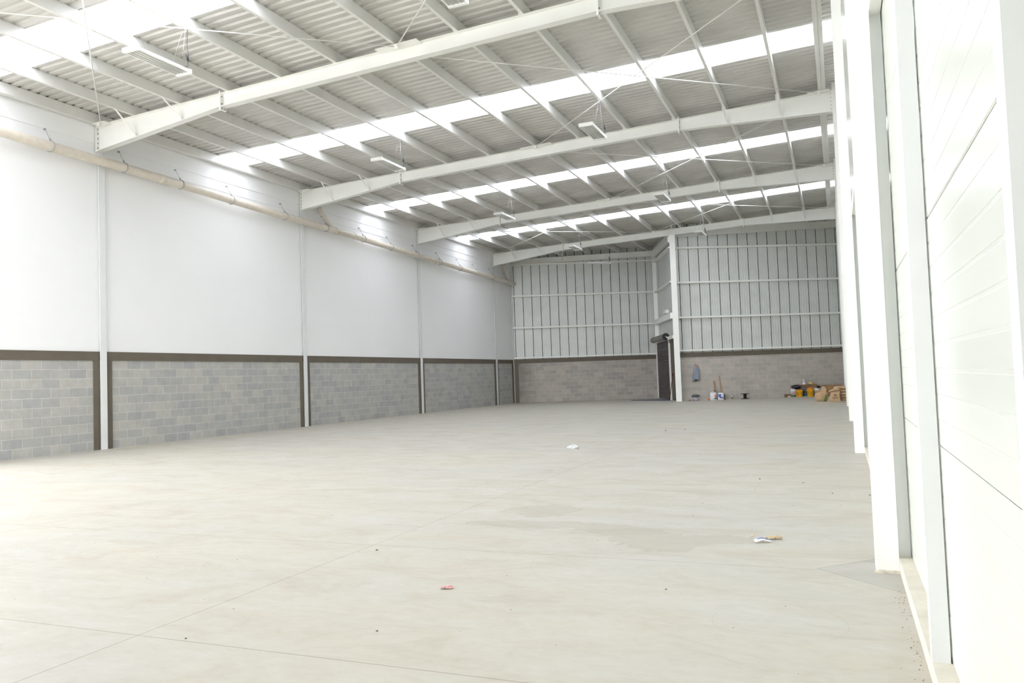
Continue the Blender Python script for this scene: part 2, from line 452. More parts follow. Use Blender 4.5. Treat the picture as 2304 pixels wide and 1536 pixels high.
# ------------------------------------------------------------------ tie rods
def rod(p, q, label):
    b = MB(); b.tube([p, q], .011, 8)
    o = b.build('tie_rod', M['steel']); tag(o, label, 'rod', 'diagonal tie rods under the roof')
    return o
def P(which, k, side):
    # side: +1 rod leaves towards larger y, -1 towards smaller y
    x = {'L': xL+.30, 'M': -7.4, 'R': xR-.30}[which]
    return (x, FY[k]+.20*side, ztop(x)-.06)
for k, (a, c, txt) in enumerate([
    ('L','M','up from the near left corner of the nearest roof beam'),
    ('M','L','left from the middle of the nearest roof beam')]):
    pass
rod(P('L',1,-1), P('M',0,1), 'thin white rod rising steeply from the left end of the nearest beam')
rod(P('M',1,-1), P('L',0,1), 'thin white rod running from the nearest beam middle to the left edge')
rod(P('M',1,-1), P('R',0,1), 'short-looking white rod rising from the nearest beam middle to the top edge')
names = ['second', 'third', 'farthest']
for k in (1, 2, 3):
    rod(P('M',k,1), P('R',k+1,-1), 'thin white rod crossing to the right end of the %s beam' % names[k-1])
    rod(P('M',k+1,-1), P('R',k,1), 'thin white rod rising right from the middle of the %s beam' % names[k-1])
rod(P('M',4,-1), P('L',3,1), 'nearly level thin white rod left of the farthest beam middle plate')
rod(P('L',4,-1), P('M',3,1), 'thin white rod rising right from the left end of the farthest beam')

# ------------------------------------------------------------------ left wall
xw = xL-.05
YB2 = YB
def local_wall(name, pts_fn, mat_, origin, ang):
    pass
# block part: local x along +Y, so object rotated by 90 deg
b = MB(); Lw = wl(xw)-YB
D0, D1, DZ = 2.2, 8.8, 4.6          # side doorway, left of the view
b.box(0, D0-YB, 0, .2, 0, 2.2); b.box(D1-YB, Lw, 0, .2, 0, 2.2)
wb = struct(b.build('wall_left', M['block'], loc=(xw, YB, 0), rotz=PI/2))
b = MB(); b.box(0, D0-YB, 0, .2, 2.2, 7.75); b.box(D0-YB, D1-YB, 0, .2, DZ, 7.75); b.box(D1-YB, Lw, 0, .2, 2.2, 7.75)
b.box(0, Lw, -.012, .0, 6.66, 7.75); b.box(0, Lw, -.026, -.012, 6.93, 7.75)
struct(b.build('upper_wall_sheet', M['wall_white'], parent=wb))
# taupe frame: tie beam and column edges
b = MB(); b.box(xw-.01, xw+.022, YB, D0, 2.0, 2.2); b.box(xw-.01, xw+.022, D1, wl(xw)-.1, 2.0, 2.2)
tie = thing('trim_2', 'dark taupe painted tie beam and posts framing the left block wall', 'trim'); struct(tie); del tie['category']
b.build('tie_beam', M['brown'], tie)
cols_left = [-1.9, 8.95, 13.07, 20.41, 27.86, 35.36, Y5]
for yc in cols_left:
    for s in (-1, 1):
        b = MB(); y0, y1 = sorted((yc+s*.088, yc+s*.245)); b.box(xw-.01, xw+.022, y0, min(y1, 37.69), 0, 2.0)
        b.build('tie_post', M['brown'], tie)
b = MB()
b.box(xw, xL-.014, -.005, .005, 0, TL+.05); b.box(xL-.014, xL, -.085, .085, 0, TL+.05); 
lc = None
cl = {13.07:'white steel column against the left wall, leftmost and nearest', 20.41:'second white steel column along the left wall',
      27.86:'third white steel column along the left wall', 35.36:'fourth white steel column along the left wall, under the farthest beam',
      Y5:'slim white steel column in the far left corner'}
lc = b.build('steel_column', M['column'], loc=(0,13.07,0)); tag(lc, cl[13.07], 'column', 'white steel columns on the left wall')
for yc in cols_left[1:2] + cols_left[3:]:
    c = lc.copy(); COL.objects.link(c); c.location = (0,yc,0); c['label'] = cl.get(yc, 'white steel column on the left wall, just outside the view')
    if yc == Y5: c.scale = (1,.9,1)

# ------------------------------------------------------------------ right wall: curb, panels, posts, columns
b = MB(); b.box(.285, .75, YB, 39.2, 0, .088)
curb = struct(b.build('baseboard_right', M['curb']))
b = MB(); b.box(xP+.02, xP+.1, YB, 39.2, .08, 8.0)
backing = struct(b.build('wall_right', M['gap_and_shade']))
edges = [.088, .955, 1.885, 2.90, 3.9, 4.9, 5.9, 6.9, 8.1]
for k in range(len(edges)-1):
    z0, z1 = edges[k]+(.003 if k == 2 else .0012), edges[k+1]-(.003 if k == 1 else .0012)
    # one insulated panel course with micro ribs
    prof = [(xP+.03, z0), (xP+.004, z0), (xP, z0+.004)]
    n = 9; step = (z1-z0)/n
    for i in range(1, n):
        z = z0+i*step; prof += [(xP, z-.008), (xP+.0014, z-.005), (xP+.0014, z+.005), (xP, z+.008)]
    prof += [(xP, z1-.004), (xP+.004, z1), (xP+.03, z1)]
    b = MB(); n0 = len(b.v)
    for x, z in prof: b.v.append((x, YB, z)); b.v.append((x, 39.1, z))
    for i in range(len(prof)-1):
        a = 2*i; b.f.append((a, a+1, a+3, a+2)); b.sm.append(False)
    b.build('wall_panel', M['panel'], parent=backing)
# header rail
b = MB(); b.box(.285, xP-.006, YB, 39.0, 3.55, 3.70)
tag(b.build('header_rail', M['steel']), 'horizontal white rail high on the right wall between posts', 'rail')
# C posts
def post_bm():
    b = MB(); t = .004; w = xP-.006-.288; d = .08
    b.box(0, w, 0, t, .088, 3.55)          # face towards the camera side
    b.box(0, t, t, d, .088, 3.55); b.box(w-t, w, t, d, .088, 3.55)
    b.box(0, .014, d-t, d, .088, 3.55); b.box(w-.014, w, d-t, d, .088, 3.55)
    return b
py = [1.58, 3.64, 5.56, 9.2, 11.07, 12.95]
pn = ['nearest white wall post at the right edge of the view', 'second white wall post, standing on the curb low at the right',
      'white wall post just behind the near right column', 'white wall post on the right, first one past the near column',
      'white wall post on the right, midway between the two near columns', 'white wall post on the right, just before the second column']
p0 = post_bm().build('wall_post', M['column'], loc=(.288, py[0], 0)); tag(p0, pn[0], 'post', 'upright posts on the right wall')
for y, l in list(zip(py, pn))[1:]:
    c = p0.copy(); COL.objects.link(c); c.location = (.288, y, 0); c['label'] = l
# right columns: I section, flanges parallel to the wall
def rcol(yc, label):
    b = MB(); z1 = TR+.15
    b.box(xR, xR+.016, yc-.1, yc+.1, 0, z1); b.box(.268, .284, yc-.1, yc+.1, 0, z1)
    b.box(xR+.016, .268, yc-.098, yc-.086, 0, z1)
    o = b.build('steel_column', M['steel']); tag(o, label, 'column', 'white steel columns on the right wall'); return o
rn = ['tall white steel column nearest the camera on the right wall', 'second white steel column on the right wall',
      'third white steel column on the right wall', 'fourth white steel column on the right wall', 'farthest white steel column on the right wall, beside the paper sacks']
for y, l in zip([5.6, 12.95, 20.38, 27.83, 35.3], rn): rcol(y, l)

# ------------------------------------------------------------------ end walls
def end_wall(name, xa, xb, fn, slope, bz, gz, blockm, cut0=True, seam0=.1):
    ang = math.atan(slope); L = (xb-xa)/math.cos(ang)
    org = (xa, fn(xa), 0)
    b = MB(); b.box(0, L, 0, .18, 0, bz+.1)
    w = struct(b.build(name, blockm, loc=org, rotz=ang))
    b = MB(); b.box(-.02, L+.02, -.03, .15, bz, bz+.2)
    b.build('tie_beam', M['brown'], w)
    # ribbed cladding with deep dark seams
    b = MB(); s = 0; pts = [(0, .05)]
    s = seam0
    while s < L-.05:
        pts += [(s-.022, .05), (s-.020, .24), (s+.010, .24), (s+.012, .05)]
        for k in (1, 2, 3):
            c = s + k*.114
            if c < L-.05: pts += [(c-.022, .05), (c-.012, .054), (c+.012, .054), (c+.022, .05)]
        s += .455
    pts.append((L, .05))
    zt0, zt1 = bz+.2, 8.35
    for x, y in pts: b.v.append((x, y, zt0)); b.v.append((x, y, zt1))
    for i in range(len(pts)-1):
        a = 2*i; b.f.append((a, a+2, a+3, a+1)); b.sm.append(False)
    b.build('ribbed_cladding', M['clad'], w)
    b = MB(); s = seam0  # dark strips added inside the seams to paint the lap shadow
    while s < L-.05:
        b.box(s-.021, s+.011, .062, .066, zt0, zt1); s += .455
    b.build('seam_shade_strip', M['gap_and_shade'], w)
    return w, ang, L, org
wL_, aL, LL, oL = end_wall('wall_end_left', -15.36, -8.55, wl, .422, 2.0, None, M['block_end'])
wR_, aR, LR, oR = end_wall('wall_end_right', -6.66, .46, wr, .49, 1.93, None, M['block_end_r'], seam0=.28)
b = MB(); b.box(.0, .19, -.035, -.0, 0, 2.0); b.build('tie_post', M['brown'], wL_)
def girt(org, ang, s0, s1, z, label, grp, h=.075, d=.10, off=0):
    b = MB(); t = .006
    # C section on its side: web at the room side
    b.prism([(-d,z),(.05,z),(.05,z+t),(-d+t,z+t),(-d+t,z+h-t),(.05,z+h-t),(.05,z+h),(-d,z+h)], 0, s0, s1)
    o = b.build('wall_girt', M['steel'], loc=org, rotz=ang); tag(o, label, 'rail', grp); return o
pos = ['lowest', 'second lowest', 'second highest', 'highest']
for i, z in enumerate((2.235, 3.78, 5.41, 7.03)):
    girt(oL, aL, -.02, LL-.02, z, '%s horizontal white rail on the far left ribbed wall' % pos[i], 'rails on the far left ribbed wall')
for i, z in enumerate((2.19, 3.67, 5.23, 6.79)):
    girt(oR, aR, .12, LR-.16, z, '%s horizontal white rail on the far right ribbed wall' % pos[i], 'rails on the far right ribbed wall')
# beams on top of the end walls
def end_beam(org, ang, s0, s1, x0, x1, d0, d1, label):
    b = MB(); t = .014
    za, zc = ztop(x0)-.02, ztop(x1)-.02
    for y0, y1, lo0, hi0, lo1, hi1 in ((-.11,-.10,za-d0,za,zc-d1,zc), (-.18,-.02,za-t,za,zc-t,zc), (-.18,-.02,za-d0,za-d0+t,zc-d1,zc-d1+t)):
        b.hexa([(s0,y0,lo0),(s1,y0,lo1),(s1,y1,lo1),(s0,y1,lo0),(s0,y0,hi0),(s1,y0,hi1),(s1,y1,hi1),(s0,y1,hi0)])
    o = b.build('roof_beam', M['steel'], loc=org, rotz=ang); tag(o, label, 'beam', 'beams on top of the far walls'); return o
end_beam(oL, aL, .05, LL+.02, -15.3, -8.55, .28, .30, 'white beam along the top of the far left ribbed wall')
end_beam(oR, aR, -.05, LR-.2, -6.66, .3, .33, .31, 'white beam along the top of the far right ribbed wall')
# short struts on the left end beam
for i, s in enumerate((1.0, 2.6)):
    b = MB(); b.tube([(s, -.75, 7.42+s*.033), (s+.05, -.17, 7.14+s*.033)], .022, 4, smooth=False)
    tag(b.build('brace_strut', M['steel'], loc=oL, rotz=aL), ['left one of the short struts on the far left wall beam', 'right one of the short struts on the far left wall beam'][i], 'brace', 'short struts on the far left wall beam')

# ------------------------------------------------------------------ the return wall with the roller shutter
A = Vector((-8.60, 40.45)); B = Vector((-6.75, 35.6)); dv = (B-A); DL = dv.length; dang = math.atan2(dv.y, dv.x)
oD = (A.x, A.y, 0)      # local +x along the wall towards the camera, local -y faces the hall (left)
b = MB()
SH0, SH1, SHZ = .02, 3.78, 2.80
b.box(SH1, DL, .02, .18, 0, 2.80)
wm = struct(b.build('wall_middle', M['brown'], loc=oD, rotz=dang))
pts = [(-.5,.05)]; s = .2
while s < DL-.05:
    pts += [(s-.016,.05),(s-.014,.12),(s+.006,.12),(s+.008,.05)]; s += .455
pts.append((DL,.05)); b = MB()
for x, y in pts: b.v.append((x, y, 2.8)); b.v.append((x, y, 8.3))
for i in range(len(pts)-1):
    a = 2*i; b.f.append((a, a+2, a+3, a+1)); b.sm.append(False)
b.build('ribbed_cladding', M['clad'], wm)
def dgirt(z, label, h=.08, d=.1, s0=.1, s1=None):
    b = MB(); b.box(s0, s1 or DL-.1, -d, .05, z, z+h)
    tag(b.build('wall_girt', M['steel'], loc=oD, rotz=dang), label, 'rail', 'rails on the wall above the roller shutter')
dgirt(6.88, 'highest white rail on the narrow wall above the roller shutter')
dgirt(5.32, 'middle white rail on the narrow wall above the roller shutter')
dgirt(3.70, 'deep white beam just above the roller shutter wall opening', .26, .14)
b = MB(); b.box(.05, DL-.05, -.12, 0, 7.14, 7.50)
tag(b.build('roof_beam', M['steel'], loc=oD, rotz=dang), 'white beam topping the narrow wall above the roller shutter', 'beam', 'beams on top of the far walls')
# shutter
b = MB(); z = .0; pr = []
while z < SHZ-.01: pr += [(-.0, z), (-.014, z+.02), (-.014, z+.045), (0, z+.065)]; z += .075
for y, zz in pr: b.v.append((SH0+.05, y, min(zz, SHZ))); b.v.append((SH1-.05, y, min(zz, SHZ)))
for i in range(len(pr)-1):
    a = 2*i; b.f.append((a, a+1, a+3, a+2)); b.sm.append(False)
door = struct(b.build('door_1', M['shutter'], loc=oD, rotz=dang)); door['label'] = 'closed dark roller shutter in the narrow far wall'
for s in (SH0, SH1-.06):
    b = MB(); b.box(s, s+.06, -.06, .02, 0, SHZ+.12); b.build('guide_rail', M['steel'], door)
b = MB(); b.box(SH0-.16, SH0-.02, -.03, .02, 0, 2.8); b.build('jamb', M['brown'], door)
b = MB(); b.tube([(SH0-.35, -.16, 2.95), (SH1-.05, -.16, 2.95)], .15, 24); b.build('shutter_drum', M['shutter_drum'], door)
b = MB(); b.tube([(SH1-.05, -.16, 2.95), (SH1+.02, -.16, 2.95)], .165, 24); b.build('drum_cap', M['black'], door)
b = MB(); b.tube([(SH1+.02,-.16,2.95),(SH1+.2,-.10,2.86),(SH1+.02,-.03,2.66)], .03, 6); b.box(SH1+.1, DL, -.10, -.02, 2.80, 2.94); b.build('drum_bracket', M['steel'], door)
# lamp above the shutter
b = MB(); b.box(SH1-.05, SH1+.55, -.22, -.06, 4.02, 4.16)
b.box(SH1, SH1+.5, -.19, -.09, 3.99, 4.02)
tag(b.build('bulkhead_lamp', M['lampw'], loc=oD, rotz=dang), 'small white bulkhead lamp on the deep beam above the roller shutter', 'lamp')
# columns at both ends
b = MB(); w = .14
b.box(-.11,.11,-.12,-.105,2.9,7.25); b.box(-.11,.11,.105,.12,2.9,7.25); b.box(-.008,.008,-.105,.105,2.9,7.25)
tag(b.build('steel_column', M['steel'], loc=(-8.46,40.1,0), rotz=.0), 'white steel column in the far corner left of the roller shutter', 'column')
b = MB()
b.box(-.122,.122,-.12,-.104,0,7.34); b.box(-.122,.122,.104,.12,0,7.34); b.box(-.008,.008,-.104,.104,0,7.34)
tag(b.build('steel_column', M['steel'], loc=(-6.57,35.02,0), rotz=.20), 'tall free white steel column right of the roller shutter', 'column')
b = MB(); b.box(.02,.10,-.10,-.02,2.2,2.85)
tag(b.build('short_post', M['steel'], loc=oR, rotz=aR), 'short white upright beside the tall column, above the lowest far right rail', 'post')
# pole leaning by the shutter
b = MB(); b.tube([(-7.22,36.15,0),(-7.05,36.35,1.22)], .016, 8); b.tube([(-7.07,36.34,1.12),(-7.04,36.37,1.24)], .035, 8)
tag(b.build('leaning_pole', M['redwood']), 'dark red pole leaning against the roller shutter', 'pole')
# blue sheet on the floor
b = MB(); q = [(-9.3,37.4),(-7.25,36.25),(-7.5,37.3),(-8.4,37.75)]
n = len(b.v); b.prism(q, 2, .002, .018)
tag(b.build('plastic_sheet', M['tarp']), 'dark blue plastic sheet lying flat in front of the roller shutter', 'sheet')

# ------------------------------------------------------------------ drain pipe on the left wall
xp = xL+.2
PZ = [(YB,6.85),(11.7,6.50),(13.5,6.485),(15.2,6.449),(17.06,6.41),(19.3,6.365),(21.4,6.345),(23.5,6.312),(25.4,6.27),(27.3,6.235),(29.3,6.195),(31.2,6.155),(32.8,6.145),(34.7,6.13),(36.5,6.11),(37.45,6.07)]
def pz(y):
    for (a, za), (c, zc) in zip(PZ, PZ[1:]):
        if a <= y <= c: return za+(zc-za)*(y-a)/(c-a)
    return PZ[-1][1]
pipe = thing('drain_pipe', 'long cream drain pipe hung along the top of the left wall', 'pipe', (xp, 0, 0))
R_ = .105
b = MB(); b.tube([(0,y,z) for y, z in PZ], R_, 20); b.build('pipe_run', M['pipe'], pipe)
for y in (21.9, 23.0, 36.6, 37.15, 29.0, 14.6):
    b = MB(); b.tube([(0,y-.08,pz(y-.08)),(0,y+.08,pz(y+.08))], R_+.008, 20); b.build('coupling', M['pipe'], pipe)
for y1 in (21.75, 36.9):
    b = MB(); b.tube([(0,y1,pz(y1)+.03),(0,y1-.25,pz(y1)+.22),(-.01,y1-.68,6.88),(-.02,y1-.80,7.12)], .062, 14); br = b.build('branch_pipe', M['pipe'], pipe)
    b = MB(); b.tube([(-.01,y1-.62,6.80),(-.015,y1-.72,6.96)], .075, 14); b.build('coupling', M['pipe'], br)
hy = [11.65, 13.52, 15.23, 17.05, 19.32, 21.38, 23.55, 25.4, 27.33, 29.3, 31.2, 32.85, 34.7, 36.5]
h0 = thing('pipe_hanger', 'grey clamp and rod holding the cream pipe, leftmost of the row', 'bracket', (xp, hy[0], pz(hy[0])), 0, 'clamps holding the cream drain pipe')
b = MB(); ring = [( (R_+.006)*math.cos(a), .012*math.sin(a*.5), (R_+.006)*math.sin(a)) for a in [PI*.5-2*PI*k/24*.98 for k in range(25)]]
b.tube(ring, .013, 6, cap=True); b.tube([(.0,0,R_),(-.02,0,R_+.07)], .018, 6)
b.build('clamp_ring', M['galv'], h0)
b = MB(); b.tube([(-.02,0,R_+.05),(-.16,0,.40)], .005, 6); b.build('hanger_rod', M['galv'], h0)
b = MB(); b.box(-.20,-.15,-.013,.013,.382,.415); b.build('anchor', M['galv'], h0)
for i, y in enumerate(hy[1:]):
    lab = 'grey clamp and rod holding the cream pipe, %s from the left' % ORD[i+1]
    if i == len(hy)-2: lab = 'grey clamp and rod holding the cream pipe, farthest right of the row'
    c = dup(h0, (xp, y, pz(y)), lab)
    f = (6.90-pz(y))/.40
    if y > 18:
        c.scale = (1,1,1)
# ------------------------------------------------------------------ hanging fluorescent fixtures
def fixture():
    root = thing('fluorescent_fixture', '', 'light', (0,0,0), 0, 'hanging four-tube fluorescent fixtures')
    L, W, H = 1.16, .31, .06
    b = MB()
    b.box(-W/2, W/2, -L/2, L/2, H-.012, H)                                   # pan
    for s in (-1, 1):
        x0, x1 = sorted((s*W/2, s*(W/2-.02))); b.box(x0, x1, -L/2, L/2, 0, H)
    b.build('housing', M['fixture'], root)
    for s in (-1, 1):
        y0, y1 = sorted((s*L/2, s*(L/2-.05))); b = MB(); b.box(-W/2-.004, W/2+.004, y0-.003, y1+.003, -.012, H+.004); b.build('end_cap', M['fixture'], root)
    b = MB()
    xs = [-W/2+.02+k*(W-.04)/4 for k in range(5)]
    for k in range(4):
        a, c = xs[k], xs[k+1]; m = (a+c)/2
        b.quad((a,-L/2+.05,0),(m-.012,-L/2+.05,H-.016),(m-.012,L/2-.05,H-.016),(a,L/2-.05,0))
        b.quad((m-.012,-L/2+.05,H-.016),(m+.012,-L/2+.05,H-.016),(m+.012,L/2-.05,H-.016),(m-.012,L/2-.05,H-.016))
        b.quad((m+.012,-L/2+.05,H-.016),(c,-L/2+.05,0),(c,L/2-.05,0),(m+.012,L/2-.05,H-.016))
    b.build('reflector', M['fixture_in'], root)
    for k in range(4):
        m = (xs[k]+xs[k+1])/2; b = MB(); b.tube([(m,-L/2+.04,.022),(m,L/2-.04,.022)], .0125, 10); b.build('lamp_tube', M['tube'], root)
    for s in (-1, 1):
        b = MB(); b.tube([(-W/2+.03, s*(L/2-.2), H), (0, s*.64, 1.005)], .0025, 5); b.tube([(W/2-.03, s*(L/2-.2), H), (0, s*.64, 1.005)], .0025, 5)
        b.build('suspension_wire', M['wire'], root)
    b = MB(); b.tube([(0,.66,1.005),(.03,.62,.75),(.06,.58,.5),(.11,.56,.30),(.13,.52,.18),(.15,.50,.10),(.10,.45,H)], .006, 6); b.tube([(.115,.5,.31),(.13,.53,.20)], .018, 8)
    b.build('power_cable', M['darkcable'], root)
    return root
fx = fixture()
spots = [(-10.2,9.80,6.71,0,'large fluorescent fixture hanging at the upper left, nearest the camera'),
         (-10.2,17.09,6.71,0,'fluorescent fixture hanging above the left part of the second beam'),
         (-4.85,9.64,6.71,0,'fluorescent fixture cut off by the top edge of the view'),
         (-4.85,17.02,6.715,0,'fluorescent fixture hanging in front of the second beam, right of centre'),
         (-10.2,24.55,6.71,0,'fluorescent fixture hanging in front of the third beam, left side'),
         (-4.85,24.54,6.715,0,'fluorescent fixture hanging in front of the third beam, right side'),
         (-10.2,32.2,6.71,0,'fluorescent fixture hanging before the left part of the farthest beam'),
         (-4.85,31.85,6.715,0,'smallest fluorescent fixture, before the right part of the farthest beam'),
         (-10.35,36.35,6.56,-.87,'fluorescent fixture seen edge-on before the far left ribbed wall')]
for i, (x, y, z, r, l) in enumerate(spots):
    if i == 0: fx.location = (x,y,z); fx['label'] = l
    else: dup(fx, (x,y,z), l, r)

# ------------------------------------------------------------------ objects by the far walls
def bucket(name, label, loc, r=.14, h=.33, body='yellow', group=None, lid=None, rim=None):
    t = thing(name, label, 'bucket', loc, random.uniform(-.3,.3), group)
    b = MB(); b.lathe([(r*.86,0),(r*.88,.005),(r*.96,h*.72),(r*1.03,h*.73),(r*1.03,h*.77),(r*.98,h*.78),(r*1.0,h*.90),(r*1.05,h*.91),(r*1.05,h)], 24)
    b.build('body', M[body], t)
    if lid:
        b = MB(); b.lathe([(r*1.07,h-.01),(r*1.07,h+.015),(r*.95,h+.02)], 24); b.build('lid', M[lid], t)
    return t
def band(t, r0, r1, z0, z1, a0, a1, m, name='label_print', off=.002):
    # curved patch on a bucket; angles with 0 = towards -y
    b = MB(); n = 8
    for i in range(n+1):
        a = -PI/2 + a0 + (a1-a0)*i/n
        b.v.append(((r0+off)*math.cos(a), (r0+off)*math.sin(a), z0)); b.v.append(((r1+off)*math.cos(a), (r1+off)*math.sin(a), z1))
    for i in range(n): b.f.append((2*i, 2*i+2, 2*i+3, 2*i+1)); b.sm.append(True)
    return b.build(name, m, t)
G = 'buckets beside the far right corner'
t = bucket('paint_bucket', 'white and teal bucket behind the left yellow bucket', (-1.93,37.50,0), .135, .35, 'whitep', G)
t.rotation_euler.z = 0; band(t, .128, .120, .01, .10, -1.2, 1.2, M['teal']); band(t, .126,.128,.13,.19,-.45,-.05, M['redink'])
t = bucket('paint_bucket', 'left yellow bucket with a red triangle on it', (-1.70,37.32,0), .148, .335, 'yellow', G, lid='purple'); t.rotation_euler.z = 0
b = MB(); rr = .142
for (a, z) in ((-.62,.07),(-.05,.07),(-.40,.17)): b.v.append((rr*math.cos(-PI/2+a), rr*math.sin(-PI/2+a)-.004, z))
b.f.append((0,1,2)); b.sm.append(False); b.build('red_triangle', M['redink'], t)
t = bucket('paint_bucket', 'dark grey bucket with a teal base between two yellow buckets', (-1.478,37.76,0), .135, .36, 'grey_tub', G)
t.rotation_euler.z = 0; band(t, .119,.128,.03,.13,-1.1,1.1, M['teal']); band(t,.127,.131,.16,.24,-.5,-.1,M['maroon']); band(t,.118,.119,.005,.025,-1.1,1.1,M['whitep'])
t = bucket('paint_bucket', 'right yellow bucket under an orange cap', (-1.245,37.44,0), .145, .335, 'yellow', G); t.rotation_euler.z = 0
b = MB(); b.lathe([(.105,.33),(.105,.375),(.08,.39)], 20); b.build('orange_cap', M['orange'], t)
for z in (.09,.16): band(t, .131+.02*z, .132+.02*z, z, z+.012, -.7, .5, M['carddk'], 'print_line')
t = bucket('paint_bucket', 'white bucket with a dark red label at the right of the row', (-1.00,37.75,0), .14, .36, 'whitep', G)
t.rotation_euler.z = 0; band(t,.132,.134,.20,.26,-.1,1.0,M['maroon'])
# black bag, carton, things on top
def blob(r, cx, cy, cz, sx, sy, sz, seed, n=16, m=9, amp=.18):
    random.seed(seed); b = MB(); rings = []
    ph = [random.uniform(0,6.28) for _ in range(8)]
    for i in range(m):
        th = PI*(i+.5)/m; ring = []
        for k in range(n):
            a = 2*PI*k/n; rr = r*(1+amp*math.sin(3*a+ph[0]+i*.7)+amp*.6*math.sin(5*a+ph[1]-i)+amp*.4*math.sin(7*a+ph[2]+2*i))
            ring.append((cx+sx*rr*math.sin(th)*math.cos(a), cy+sy*rr*math.sin(th)*math.sin(a), cz-sz*r*math.cos(th)))
        rings.append(ring)
    return b.loft(rings)
b = blob(1, 0,0,.095, .20,.14,.095, 3); tag(b.build('plastic_bag', M['rubber'], loc=(-1.80,37.42,.352)), 'black plastic bag slumped on top of the left yellow bucket', 'bag')
t = thing('cardboard_carton', 'open brown cardboard carton resting across the buckets', 'box', (-1.30,37.74,.392), .12)
b = MB(); b.box(-.32,.32,-.12,-.114,0,.13); b.box(-.32,.32,.114,.12,0,.13); b.box(-.32,-.314,-.12,.12,0,.13); b.box(.314,.32,-.12,.12,0,.13); b.box(-.32,.32,-.12,.12,0,.006)
b.build('body', M['card'], t)
b = MB(); b.hexa([(-.32,-.12,.13),(.32,-.12,.13),(.32,-.117,.133),(-.32,-.117,.133),(-.32,-.20,.09),(.32,-.20,.09),(.32,-.197,.093),(-.32,-.197,.093)]); b.build('flap', M['carddk'], t)
b = MB(); b.box(-.33,.33,-.11,.11,.128,.134); b.build('top_flap', M['carddk'], t)
t = thing('spray_bottle', 'white spray bottle with a red neck on the carton', 'bottle', (-1.50,37.70,.527))
b = MB(); b.lathe([(.075,0),(.08,.02),(.065,.08),(.03,.125),(.02,.135)], 18); b.build('bottle_body', M['whitep'], t)
b = MB(); b.lathe([(.022,.13),(.024,.155)], 12); b.build('collar', M['red'], t)
b = MB(); b.prism([(-.05,.155),(.02,.155),(.03,.18),(.015,.225),(-.01,.24),(-.045,.21)], 1, -.018, .018); b.build('trigger_head', M['whitep'], t)
t = thing('straw_hat', 'straw hat with a dark underside on the carton', 'hat', (-1.23,37.76,.527), .2)
b = MB(); b.lathe([(.155,.012),(.15,.022),(.09,.03),(.085,.085),(.06,.11),(.01,.118)], 24, Matrix.Rotation(.25, 4, 'Y')); b.build('crown_and_brim', M['straw'], t)
b = MB(); b.lathe([(.16,.0),(.16,.01),(.05,.012)], 24, Matrix.Rotation(.25, 4, 'Y')); b.build('brim_underside', M['black'], t)
t = thing('small_bottle', 'tiny yellow bottle with a red cap behind the black bag', 'bottle', (-1.90,37.56,.352))
b = MB(); b.lathe([(.028,0),(.03,.09),(.012,.12)], 12); b.build('bottle_body', M['yellow'], t)
b = MB(); b.lathe([(.013,.12),(.013,.16)], 10); b.build('cap', M['red'], t)
b = MB(); b.lathe([(.024,0),(.026,.12),(.014,.14)], 12); tag(b.build('small_bottle', M['ltblue'], loc=(-1.84,37.60,.352)), 'tiny light blue bottle behind the black bag', 'bottle')
b = blob(1, 0,0,.05, .09,.07,.05, 5); tag(b.build('black_cap', M['rubber'], loc=(-.93,37.86,.362)), 'small black cap on the right end white bucket', 'cap')
# low tray
t = thing('cardboard_tray', 'low open dark tray box on the floor left of the buckets', 'box', (-2.13,37.25,0), .05)
b = MB(); b.box(-.19,.19,-.14,.14,0,.006)
for x0,x1,y0,y1 in ((-.19,-.184,-.14,.14),(.184,.19,-.14,.14),(-.19,.19,.134,.14)): b.box(x0,x1,y0,y1,0,.13)
b.box(-.19,.19,-.14,-.134,0,.06); b.build('tray_walls', M['carddk'], t)
b = blob(1,0,0,.04,.12,.09,.035,9); b.build('black_contents', M['black'], t)
b = MB(); b.box(-.06,.07,-.146,-.141,.015,.05); b.build('pale_label', M['paper'], t)

# sacks
def sack_ring(w, d, z, n=28, e=3.2, cx=0, cy=0, amp=0, ph=0):
    r = []; J = min(.010, .16*amp)
    for k in range(n):
        a = 2*PI*k/n; c, s = math.cos(a), math.sin(a)
        rr = (abs(c)**e + abs(s)**e)**(-1/e)
        q = 1 + amp*math.sin(4*a+ph) + amp*.7*math.sin(7*a+ph*2.3)
        r.append((cx+w/2*rr*c*q+random.uniform(-J,J), cy+d/2*rr*s*q+random.uniform(-J,J)*1.5, z+amp*.12*math.sin(5*a+ph)+random.uniform(-J,J)))
    return r
t = thing('paper_sack', 'crumpled open kraft paper sack standing left on the boards', 'sack', (-.665,31.62,.02), .1, 'kraft paper cement sacks')
rs = [sack_ring(.34,.16,0,cx=-.02,amp=.03,ph=1),sack_ring(.36,.22,.02,cx=-.02,amp=.04,ph=1.2),sack_ring(.38,.25,.10,amp=.06,ph=2.0,cx=-.0),sack_ring(.44,.26,.20,amp=.07,ph=2.6,cx=-.0),
      sack_ring(.46,.24,.28,amp=.09,ph=3.4,cx=-.0),sack_ring(.36,.19,.34,amp=.10,ph=4.2,cx=.0),sack_ring(.27,.14,.38,amp=.12,ph=5,cx=.05),sack_ring(.20,.10,.44,amp=.12,ph=5.6,cx=.08),sack_ring(.13,.07,.50,amp=.10,ph=6,cx=.075),sack_ring(.04,.03,.545,amp=.1,ph=6.4,cx=.06)]
b = MB(); b.loft(rs); b.build('sack_body', M['kraft'], t)
b = MB(); b.loft([sack_ring(.06,.05,.335,cx=-.20,cy=-.02,n=12,amp=.1),sack_ring(.15,.08,.37,cx=-.15,cy=-.03,n=12,amp=.1),sack_ring(.20,.10,.395,cx=-.06,cy=-.03,n=12,amp=.12),sack_ring(.08,.05,.42,cx=.02,n=12)]); b.build('folded_flap', M['kraft'], t)
